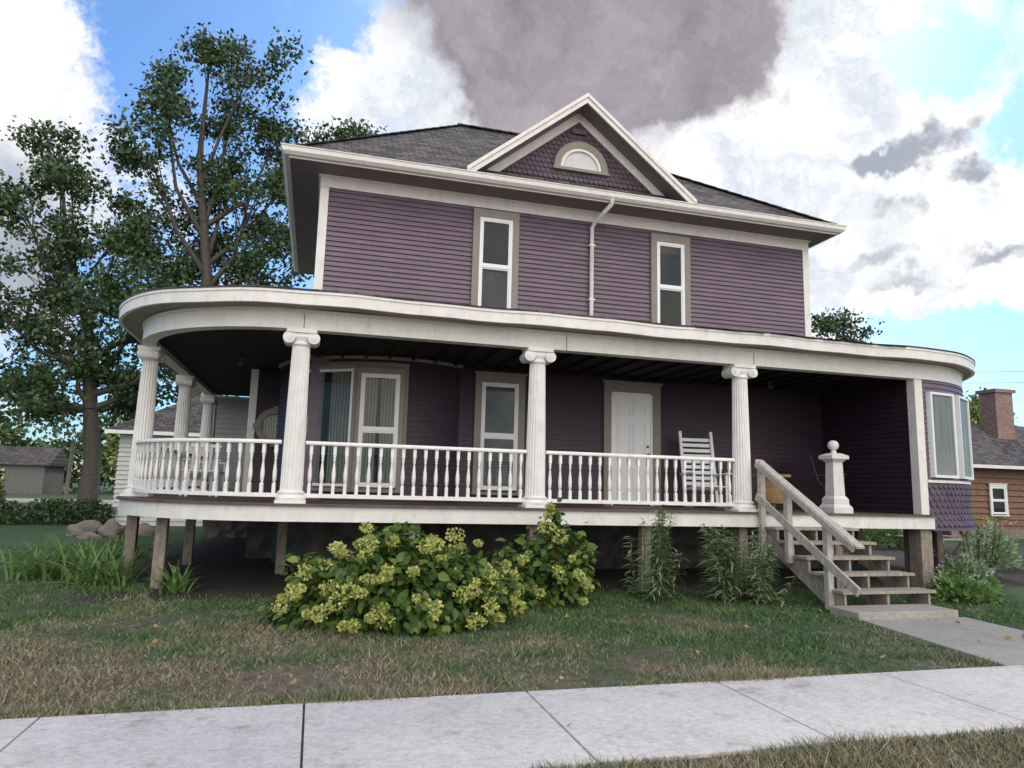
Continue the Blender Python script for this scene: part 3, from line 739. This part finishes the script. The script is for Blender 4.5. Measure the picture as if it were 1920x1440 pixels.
def bedplant(name,x,y,rx,ry,h,n,mats,size=.12,nf=0):
    d=unit(rng.normal(size=(n,3)));d[:,2]=np.abs(d[:,2]);rr=rng.uniform(.3,1,n)**.5
    c=np.stack([x+d[:,0]*rx*rr,y+d[:,1]*ry*rr,.03+d[:,2]*h*rr*(1+.25*np.sin(d[:,0]*8)*np.cos(d[:,1]*7))],1)
    v,f=leaves(c,np.full(n,size),.5,axis=d*1.2); parts=[(v,f,0)]
    if nf:
        d=unit(rng.normal(size=(nf,3)));d[:,2]=np.abs(d[:,2])
        c=np.stack([x+d[:,0]*rx*.9,y+d[:,1]*ry*.9,h*(.75+.45*rng.uniform(size=nf))],1); v,f=leaves(c,np.full(nf,.04),.8); parts.append((v,f,1))
    V,F,M=merge(parts); return npmesh(name,V,F,mats,None,M)
bedplant("hosta_plant",9.7,8.9,.6,.4,.34,550,[SL,PF],.16,50)
bedplant("hosta_plant",10.6,9.6,.6,.4,.38,450,[SL,PF],.15,60)
bedplant("perennial_bush",11.6,10.6,.6,.5,.5,800,[LL,PF],.11,60)
YF_=leafmat("goldenrod_flower",[(0,(.3,.28,.05)),(1,(.5,.45,.1))])
lily(12.9,11.2,.6,16,1.15); 
bedplant("goldenrod_plant",14.6,12.6,.8,.5,1.0,1200,[LL,YF_],.12,160)
bedplant("perennial_bush",16.5,18,1.6,.6,.9,1400,[SL,PF],.18,0)
bedplant("perennial_bush",13.5,17,1.2,.6,.8,1100,[SL,PF],.18,0)
HG=leafmat("hedge_leaf",[(0,(.016,.036,.014)),(.6,(.045,.08,.028)),(1,(.10,.13,.045))])
n=15000; c=np.stack([rng.uniform(-20,-6.2,n),rng.uniform(25.5,28,n),rng.uniform(0,1,n)**.6],1); c[:,2]*=.65+.15*np.sin(c[:,0]*2.2)+.1*np.sin(c[:,0]*5)
v,f=leaves(c,np.full(n,.14),.6); npmesh("hedge",v,f,[HG])
BOUL=paint("boulder_stone",(.22,.18,.155),.3,.9,bs=.6,fine=12)
def rock(x,y,r,hz):
    import bmesh
    bm=bmesh.new(); bmesh.ops.create_icosphere(bm,subdivisions=3,radius=1)
    ph=[random.uniform(0,6) for _ in range(4)]
    for w in bm.verts:
        p=w.co; k=1+.22*math.sin(p.x*3+ph[0])*math.cos(p.y*2.6+ph[1])+.14*math.sin(p.z*6+ph[2]+p.x*4); w.co=Vector((p.x*r*k,p.y*r*.8*k,p.z*hz*k))
    me=bpy.data.meshes.new("boulder"); bm.to_mesh(me); bm.free(); me.materials.append(BOUL)
    o=bpy.data.objects.new("boulder",me); o.location=(x,y,hz*.4); COL.objects.link(o)
for a in ((-5.6,20.5,.38,.30),(-4.9,20.2,.32,.3),(-4.3,20.9,.3,.25),(-5.2,19.6,.22,.16)): rock(*a)

# ------------------------------------------------------------------ trees
TL=leafmat("tree_leaf",[(0,(.02,.042,.018)),(.5,(.055,.095,.036)),(.85,(.10,.15,.055)),(1,(.16,.20,.075))])
TLY=leafmat("tree_leaf_light",[(0,(.05,.09,.02)),(.5,(.13,.19,.04)),(1,(.34,.33,.08))])
def tree(base,trunk_r,fork,clusters,nper=1500,ls=.2,leaf=TL,cr=.42):
    mb=MB()
    fk=Vector(fork); b0=Vector(base)
    mid=(b0+fk)/2+Vector((.15,.1,0))
    mb.tube([b0-Vector((0,0,.3)),b0+Vector((0,0,.5)),mid,fk],[trunk_r*1.5,trunk_r*1.05,trunk_r*.9,trunk_r*.75],12)
    parts=[]
    top=max(clusters,key=lambda c:c[2]); topv=Vector(top[:3])
    leader=[fk,fk.lerp(topv,.3)+Vector((.3,0,0)),fk.lerp(topv,.65)+Vector((-.25,.2,0)),topv]
    lr=[trunk_r*.75,trunk_r*.5,trunk_r*.28,.03]
    mb.tube(leader,lr,9)
    for c in clusters:
        cv=Vector(c[:3])
        t=max(0,min(.9,((cv.z-fk.z)/(topv.z-fk.z+.01))*.75-.12)); k=t*3;i=min(2,int(k)); st=leader[i].lerp(leader[i+1],k-i)
        md=st.lerp(cv,.5)+Vector((random.uniform(-.3,.3),random.uniform(-.3,.3),-.12*(cv-st).length))
        r0=max(.05,trunk_r*.38*(1-t)+.03)
        mb.tube([st,md,cv],[r0,r0*.6,r0*.25],7)
        n_sub=max(6,int(6.5*c[3]**1.6))
        subs=[]
        for s in range(n_sub):
            d=Vector((random.gauss(0,1),random.gauss(0,1),random.gauss(0,1))).normalized()*c[3]*random.uniform(.35,1.15)
            d.z*=.85; sc=cv+d; subs.append(sc)
            mb.tube([md.lerp(cv,random.uniform(.3,1)),cv.lerp(sc,.5)+Vector((0,0,-.1)),sc],[r0*.22,.018,.008],4,cap=False)
        subs=np.array(subs); npc=int(nper*min(1.25,max(.6,c[3]/1.4))); idx=rng.integers(0,len(subs),npc)
        k_=rng.normal(size=(npc,3))*np.array([cr,cr,cr*.75]); P=subs[idx]+k_
        v,f=leaves(P,np.full(npc,ls),.62,.3); parts.append((v,f,0))
    V,F,M=merge(parts); o=npmesh("tree",V,F,[leaf],None,M); t_=mb.obj("trunk_and_branches",[BARK]); t_.parent=o
    return o
rnd=random.uniform
A_=[(-13.0,17.0,1.5),(-13.6,14.0,1.3),(-11.7,15.2,1.1),(-9.8,14.6,1.0),(-11.8,12.6,1.6),(-9.4,12.2,1.4),(-13.1,10.8,1.6),(-10.4,9.9,2.1),(-12.8,8.4,1.9),(-8.4,8.5,1.9),(-10.8,6.8,2.1),(-13.3,6.2,1.8),(-8.1,6.4,1.9),(-9.2,5.2,1.3),(-12.2,4.6,1.5),(-15.2,9.4,1.6),(-15.5,6.2,1.8),(-7.2,10.0,1.5),(-6.6,7.6,1.6)]
tree((-9.8,36,0),.42,(-10.1,36,4.6),[(x,36+rnd(-2,2),z,r) for x,z,r in A_],1250,.25,TL,.38)
B2=[(-3.5,18.6,1.6),(-5.2,19.2,.9),(-7.1,17.4,1.0),(-2.6,16.4,1.3),(-6.5,15.7,1.0),(-4.4,16.4,1.3),(-4.6,14.6,1.6),(-6.9,13.8,1.3),(-3.4,13.0,1.8),(-5.2,11.8,1.8),(-7.3,11.4,1.4),(-2.5,10.6,1.5),(-4.2,9.8,1.7),(-6.2,9.6,1.7),(-7.6,8.6,1.4),(-3.3,8.0,1.7),(-5.6,7.4,1.8),(-2.2,14.4,1.1),(-2.0,12.4,1.2),(-2.2,8.6,1.4)]
tree((-4.9,30,0),.42,(-4.9,30,5.5),[(x,30+rnd(-1.8,1.8),z,r) for x,z,r in B2],1500,.20,TL,.33)
tree((.6,34,0),.3,(.6,34,8),[(.2,34,18.6,1.1),(1.3,34.4,18.2,1.0),(.6,33.6,16.4,1.5),(-1,34,15,1.5),(2,34,14,1.8)],900,.22,TL,.36)
tree((25.8,30,0),.25,(25.8,30,4),[(25.0,30,10.2,1.0),(26.2,30.5,10.5,.8),(27.0,30,9.6,.8),(25.8,29.5,8.8,1.3),(27.2,30,8.2,1.0),(24.8,30,8.2,1.2),(26.5,30,7,1.4)],700,.24,TL,.32)
tree((47,42,0),.35,(47,42,3.5),[(46,42,7.6,1.5),(48.2,42,8.4,1.3),(49.5,42.5,7.0,1.6),(46.5,41.5,6.0,1.8),(44.8,42,5.4,1.5),(49,42,5.0,2),(47,42,4,2)],1000,.34,TLY,.5)
parts=[]
for k in range(95):
    x=-95+k*1.9+rnd(-1,1); 
    if x>60: break
    y=76+rnd(-5,10); H_=rnd(4.5,11.0); n=900; r=rnd(2.2,4)
    d=unit(rng.normal(size=(n,3)))*rng.uniform(.5,1.05,(n,1)); d*=1+.2*np.sin(d[:,[1,2,0]]*6+k)
    c=np.stack([x+d[:,0]*r,y+d[:,1]*r,H_*.55+d[:,2]*H_*.55],1)
    v,f=leaves(c,np.full(n,.55),.7); parts.append((v,f,0 if rnd(0,1)<.6 else 1))
for k in range(60):
    x=32+k*1.6; y=50+rnd(-4,6); n=600; r=rnd(1.8,3); H_=rnd(3,6)
    d=unit(rng.normal(size=(n,3)))*rng.uniform(.5,1.05,(n,1)); c=np.stack([x+d[:,0]*r,y+d[:,1]*r,H_*.5+d[:,2]*H_*.5],1)
    v,f=leaves(c,np.full(n,.4),.7); parts.append((v,f,1 if rnd(0,1)<.5 else 0))
V,F,M=merge(parts); npmesh("distant_trees",V,F,[TL,TLY],None,M)
bedplant("yellow_shrub",-18.2,44,2.2,1.5,3.4,3500,[TLY,PF],.34,0)

nb=empty("neighbour_wood_house")
LOG=woodmat("brown_clapboard",(.10,.052,.034),(.27,.155,.10))
mb=MB(); siding(mb,wallpath([(24.6,29),(24.6,22.8),(36,22.8)]),.3,3.0,.24,0,lap=.07); mb.box(24.62,36,22.82,29,.0,3.0,0); mb.box(24.5,36,22.70,22.8,0,.35,1); mb.obj("walls",[LOG,BOUL],nb)
mb=MB(); v=[(24.1,22.2,2.95),(36.5,22.2,2.95),(36.5,29.6,2.95),(24.1,29.6,2.95),(28,25.9,5.1),(33,25.9,5.1)]
mb.add(v,[(0,1,5,4),(1,2,5),(2,3,4,5),(3,0,4),(3,2,1,0)],0); mb.box(24.1,36.5,22.17,22.22,2.82,2.95,1); mb.obj("roof",[ROOFX,WHITE],nb)
m,nt,b=newmat("chimney_brick"); br=nt.nodes.new("ShaderNodeTexBrick"); br.inputs["Scale"].default_value=3
g=nt.nodes.new("ShaderNodeNewGeometry"); sp=nt.nodes.new("ShaderNodeSeparateXYZ"); nt.links.new(g.outputs["Position"],sp.inputs[0]); cb=nt.nodes.new("ShaderNodeCombineXYZ")
nt.links.new(mathn(nt,'ADD',sp.outputs[0],sp.outputs[1]),cb.inputs[0]); nt.links.new(sp.outputs[2],cb.inputs[1]); nt.links.new(cb.outputs[0],br.inputs["Vector"])
br.inputs["Color1"].default_value=(.16,.075,.05,1); br.inputs["Color2"].default_value=(.28,.15,.11,1); br.inputs["Mortar"].default_value=(.3,.27,.24,1); nt.links.new(br.outputs[0],b.inputs["Base Color"]); BRK=m
mb=MB(); mb.box(29.4,30.4,24.5,25.3,2.9,6.4); mb.box(29.3,30.5,24.4,25.4,6.4,6.55); mb.obj("chimney",[BRK],nb)
window("window",at(27.0,22.72,1.0),.75,1.1,.08,parent=nb,cm=WHITE); window("window",at(29.2,22.72,1.1),1.0,1.6,.1,parent=nb,cm=WHITE)
mb=MB(); mb.M=at(17.6,16.6,0)
mb.box(-1,1,-.35,.35,.72,.76); 
for s in(-.8,.8):
    mb.beam((s,-.4,0),(s,.25,.72),.05,.08); mb.beam((s,.4,0),(s,-.25,.72),.05,.08)
mb.box(-1,1,-.75,-.5,.42,.46);mb.box(-1,1,.5,.75,.42,.46); 
for s in(-.8,.8): mb.box(s-.03,s+.03,-.75,.75,.36,.42)
mb.obj("picnic_table",[WOOD])
HW=paint("distant_house_paint",(.16,.15,.14),.2,.8)
for (x,y,w,h) in ((-27,68,5,2.4),(-47,80,8,3.0),(-37,82,7,2.6)):
    e=empty("distant_house")
    mb=MB(); mb.box(x,x+w,y,y+5,0,h); mb.obj("walls",[HW if x>-40 else LOG],e)
    mb=MB(); v=[(x-.4,y-.4,h),(x+w+.4,y-.4,h),(x+w+.4,y+5.4,h),(x-.4,y+5.4,h),(x-.4,y+2.5,h+1.6),(x+w+.4,y+2.5,h+1.6)]
    mb.add(v,[(0,1,5,4),(2,3,4,5),(1,2,5),(3,0,4)]); mb.obj("roof",[ROOFX],e)
    window("window",at(x+w*.3,y-.05,.8),1.0,1.1,.1,parent=e,cm=WHITE)
mb=MB(); mb.tube([(-11.9,40,-.2),(-11.8,40,3.4)],.1,8); mb.obj("wooden_pole",[POSTW])
mb=MB()
for o in (0,.7):
    pts=[]
    for i in range(21):
        t=i/20; pts.append((24+40*t,38-10*t,9.2+o+2.8*t-1.6*math.sin(math.pi*t)))
    mb.tube(pts,.012,4)
mb.tube([(64,28,-.2),(64,28,13.2)],.15,8); mb.tube([(24,38,-.2),(24,38,10.4)],.15,8)
mb.obj("power_line",[BLACKM])

# ------------------------------------------------------------------ world
SUN_EL,SUN_AZ=math.radians(40),math.radians(33)
w=bpy.data.worlds.new("World"); scene.world=w; w.use_nodes=True; nt=w.node_tree; nt.nodes.clear()
out=nt.nodes.new("ShaderNodeOutputWorld")
sky=nt.nodes.new("ShaderNodeTexSky"); sky.sky_type='NISHITA'; sky.sun_disc=False; sky.sun_elevation=SUN_EL; sky.sun_rotation=SUN_AZ
bg1=nt.nodes.new("ShaderNodeBackground"); bg1.inputs[1].default_value=.15; nt.links.new(mixc(nt,1.0,sky.outputs[0],(.58,.88,1.22,1),'MULTIPLY'),bg1.inputs[0])
tc=nt.nodes.new("ShaderNodeTexCoord"); G=tc.outputs["Generated"]
nrm=nt.nodes.new("ShaderNodeVectorMath"); nrm.operation='NORMALIZE'; nt.links.new(G,nrm.inputs[0]); D=nrm.outputs[0]
wn=nt.nodes.new("ShaderNodeTexNoise"); wn.inputs["Scale"].default_value=7; wn.inputs["Detail"].default_value=5; wn.inputs["Roughness"].default_value=.65; nt.links.new(D,wn.inputs["Vector"])
vs_=nt.nodes.new("ShaderNodeVectorMath"); vs_.operation='MULTIPLY_ADD'; nt.links.new(wn.outputs["Color"],vs_.inputs[0]); vs_.inputs[1].default_value=(.2,.2,.2); 
vo_=nt.nodes.new("ShaderNodeVectorMath"); vo_.operation='ADD'; nt.links.new(D,vo_.inputs[0]); vo_.inputs[1].default_value=(-.1,-.1,-.1)
nt.links.new(vo_.outputs[0],vs_.inputs[2]); DW=vs_.outputs[0]
def blob(dirv,r,k=1.0):
    d=Vector(dirv).normalized()
    s=nt.nodes.new("ShaderNodeVectorMath"); s.operation='SUBTRACT'; nt.links.new(DW,s.inputs[0]); s.inputs[1].default_value=d
    m=nt.nodes.new("ShaderNodeVectorMath"); m.operation='MULTIPLY'; nt.links.new(s.outputs[0],m.inputs[0]); m.inputs[1].default_value=(1,1,k)
    l=nt.nodes.new("ShaderNodeVectorMath"); l.operation='LENGTH'; nt.links.new(m.outputs[0],l.inputs[0])
    mr=nt.nodes.new("ShaderNodeMapRange"); mr.interpolation_type='SMOOTHSTEP'
    mr.inputs[1].default_value=0; mr.inputs[2].default_value=r; mr.inputs[3].default_value=1; mr.inputs[4].default_value=0
    nt.links.new(l.outputs["Value"],mr.inputs[0]); return mr.outputs[0]
def sumup(lst):
    t=None
    for o,wt in lst:
        x=mathn(nt,'MULTIPLY',o,wt); t=x if t is None else mathn(nt,'ADD',t,x)
    return t
nbig=noise(nt,D,4.5,6,.62)
nfine=noise(nt,DW,9,6,.68)
white=sumup([(blob((-.43,1.066,.56),.22,1),.5),(blob((-.41,1.11,.33),.32,1),.45),(blob((.10,.934,.608),.15),.75),(blob((-.02,.971,.52),.14),.55),
 (blob((.634,.796,.51),.28),1.0),(blob((.785,.766,.40),.28,1.2),.9),(blob((.722,.807,.286),.26,1.3),.6),(blob((.61,.781,.66),.17),.9),(blob((.35,.86,.58),.38),.9),
 (blob((.84,.75,.42),.22,1.3),.6),(blob((.80,.73,.75),.14,1.3),.5),
 (blob((.79,.735,.655),.14,1.5),-.9),(blob((.93,.715,.545),.11,1.5),-.9),(blob((-.10,.97,.62),.15),-.7),(blob((-.28,1.015,.60),.14),-.6),(blob((.86,.775,.235),.17,2.2),-.9),(blob((.66,.82,.24),.12,2.2),-.5),
 (blob((0,-1,.6),1.3),.6)])
cov=mathn(nt,'ADD',mathn(nt,'ADD',mathn(nt,'MULTIPLY',nbig,1.8),mathn(nt,'MULTIPLY',nfine,1.2)),white)
covf=nt.nodes.new("ShaderNodeMapRange"); covf.interpolation_type='SMOOTHSTEP'; nt.links.new(cov,covf.inputs[0]); covf.inputs[1].default_value=1.52; covf.inputs[2].default_value=1.98
dn=mathn(nt,'MULTIPLY',mathn(nt,'SUBTRACT',nfine,.5),1.5)
# broad flat-bottomed cumulus base overhead
dark=mathn(nt,'ADD',sumup([(blob((.20,.869,.70),.22),.8),(blob((.36,.84,.72),.26),1.0),(blob((.52,.81,.66),.14),.9),(blob((.519,.817,.582),.12,1.5),.8),(blob((.42,.845,.58),.13,1.4),.6),(blob((.28,.88,.575),.14,1.4),.6),(blob((.18,.915,.562),.12,1.5),.6),(blob((.33,.85,1.0),.5),.9)]),dn)
dkf=nt.nodes.new("ShaderNodeMapRange"); dkf.interpolation_type='SMOOTHSTEP'; nt.links.new(dark,dkf.inputs[0]); dkf.inputs[1].default_value=.12; dkf.inputs[2].default_value=.95
puff=mathn(nt,'ADD',sumup([(blob((.709,.780,.475),.075,2.6),.9),(blob((.76,.76,.50),.08,2.2),.7),(blob((.836,.733,.545),.06,1.8),.75),(blob((.891,.727,.493),.06,2.2),.8),(blob((.758,.778,.404),.08,2.2),.8),(blob((.914,.741,.37),.07,3),.7),
 (blob((.740,.793,.345),.10,3.4),.75),(blob((.793,.783,.312),.08,3.5),.6),(blob((-.43,1.11,.29),.24,1.4),.75),(blob((-.45,1.085,.42),.13,1.6),.4)]),dn)
pf=nt.nodes.new("ShaderNodeMapRange"); pf.interpolation_type='SMOOTHSTEP'; nt.links.new(puff,pf.inputs[0]); pf.inputs[1].default_value=.12; pf.inputs[2].default_value=.85
nr=ramp(nt,nfine,[(.36,(0,0,0)),(.56,(1,1,1))])
cl=mixc(nt,nr,(.74,.80,.90,1),(1.12,1.12,1.12,1))
cl=mixc(nt,mathn(nt,'MULTIPLY',pf.outputs[0],.9),cl,(.36,.40,.49,1))
dcol=mixc(nt,ramp(nt,nfine,[(.30,(0,0,0)),(.70,(1,1,1))]),(.27,.245,.28,1),(.48,.44,.485,1))
cl=mixc(nt,dkf.outputs[0],cl,dcol)
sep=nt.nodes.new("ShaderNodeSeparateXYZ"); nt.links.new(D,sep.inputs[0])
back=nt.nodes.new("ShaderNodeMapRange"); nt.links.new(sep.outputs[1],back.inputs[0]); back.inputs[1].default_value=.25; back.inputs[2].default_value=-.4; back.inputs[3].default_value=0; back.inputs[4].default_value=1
# unseen clouds behind the camera, boosted and warmed as added fill for the facade
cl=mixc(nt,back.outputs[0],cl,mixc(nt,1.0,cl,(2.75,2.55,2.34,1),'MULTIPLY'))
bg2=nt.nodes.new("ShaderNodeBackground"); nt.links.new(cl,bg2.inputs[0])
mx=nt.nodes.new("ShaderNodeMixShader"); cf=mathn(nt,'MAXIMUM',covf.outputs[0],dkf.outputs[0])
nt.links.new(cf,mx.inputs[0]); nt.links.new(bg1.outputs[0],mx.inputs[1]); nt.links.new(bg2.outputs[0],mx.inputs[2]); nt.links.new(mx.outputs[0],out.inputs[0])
w.cycles.sampling_method='MANUAL'; w.cycles.sample_map_resolution=512
L=bpy.data.lights.new("sun","SUN"); L.energy=1.5; L.angle=math.radians(12); L.color=(1,.95,.88)
so=bpy.data.objects.new("sun",L); COL.objects.link(so)
sd=Vector((math.sin(SUN_AZ)*math.cos(SUN_EL),math.cos(SUN_AZ)*math.cos(SUN_EL),math.sin(SUN_EL)))
so.rotation_euler=(sd).to_track_quat('Z','Y').to_euler(); so.location=(0,0,30)

cam=bpy.data.cameras.new("camera"); cam.sensor_width=36; cam.lens=24.675; cam.clip_end=2000
co=bpy.data.objects.new("camera",cam); COL.objects.link(co); scene.camera=co
Rm=Matrix(((0.963008,-0.063670,-0.261843),(-0.268251,-0.134106,-0.953969),(0.0256246,0.98891956,-0.1462243)))
co.matrix_world=Matrix.Translation((0,0,1.55))@Rm.to_4x4()
scene.view_settings.view_transform='Standard'; scene.view_settings.look='None'; scene.view_settings.exposure=0
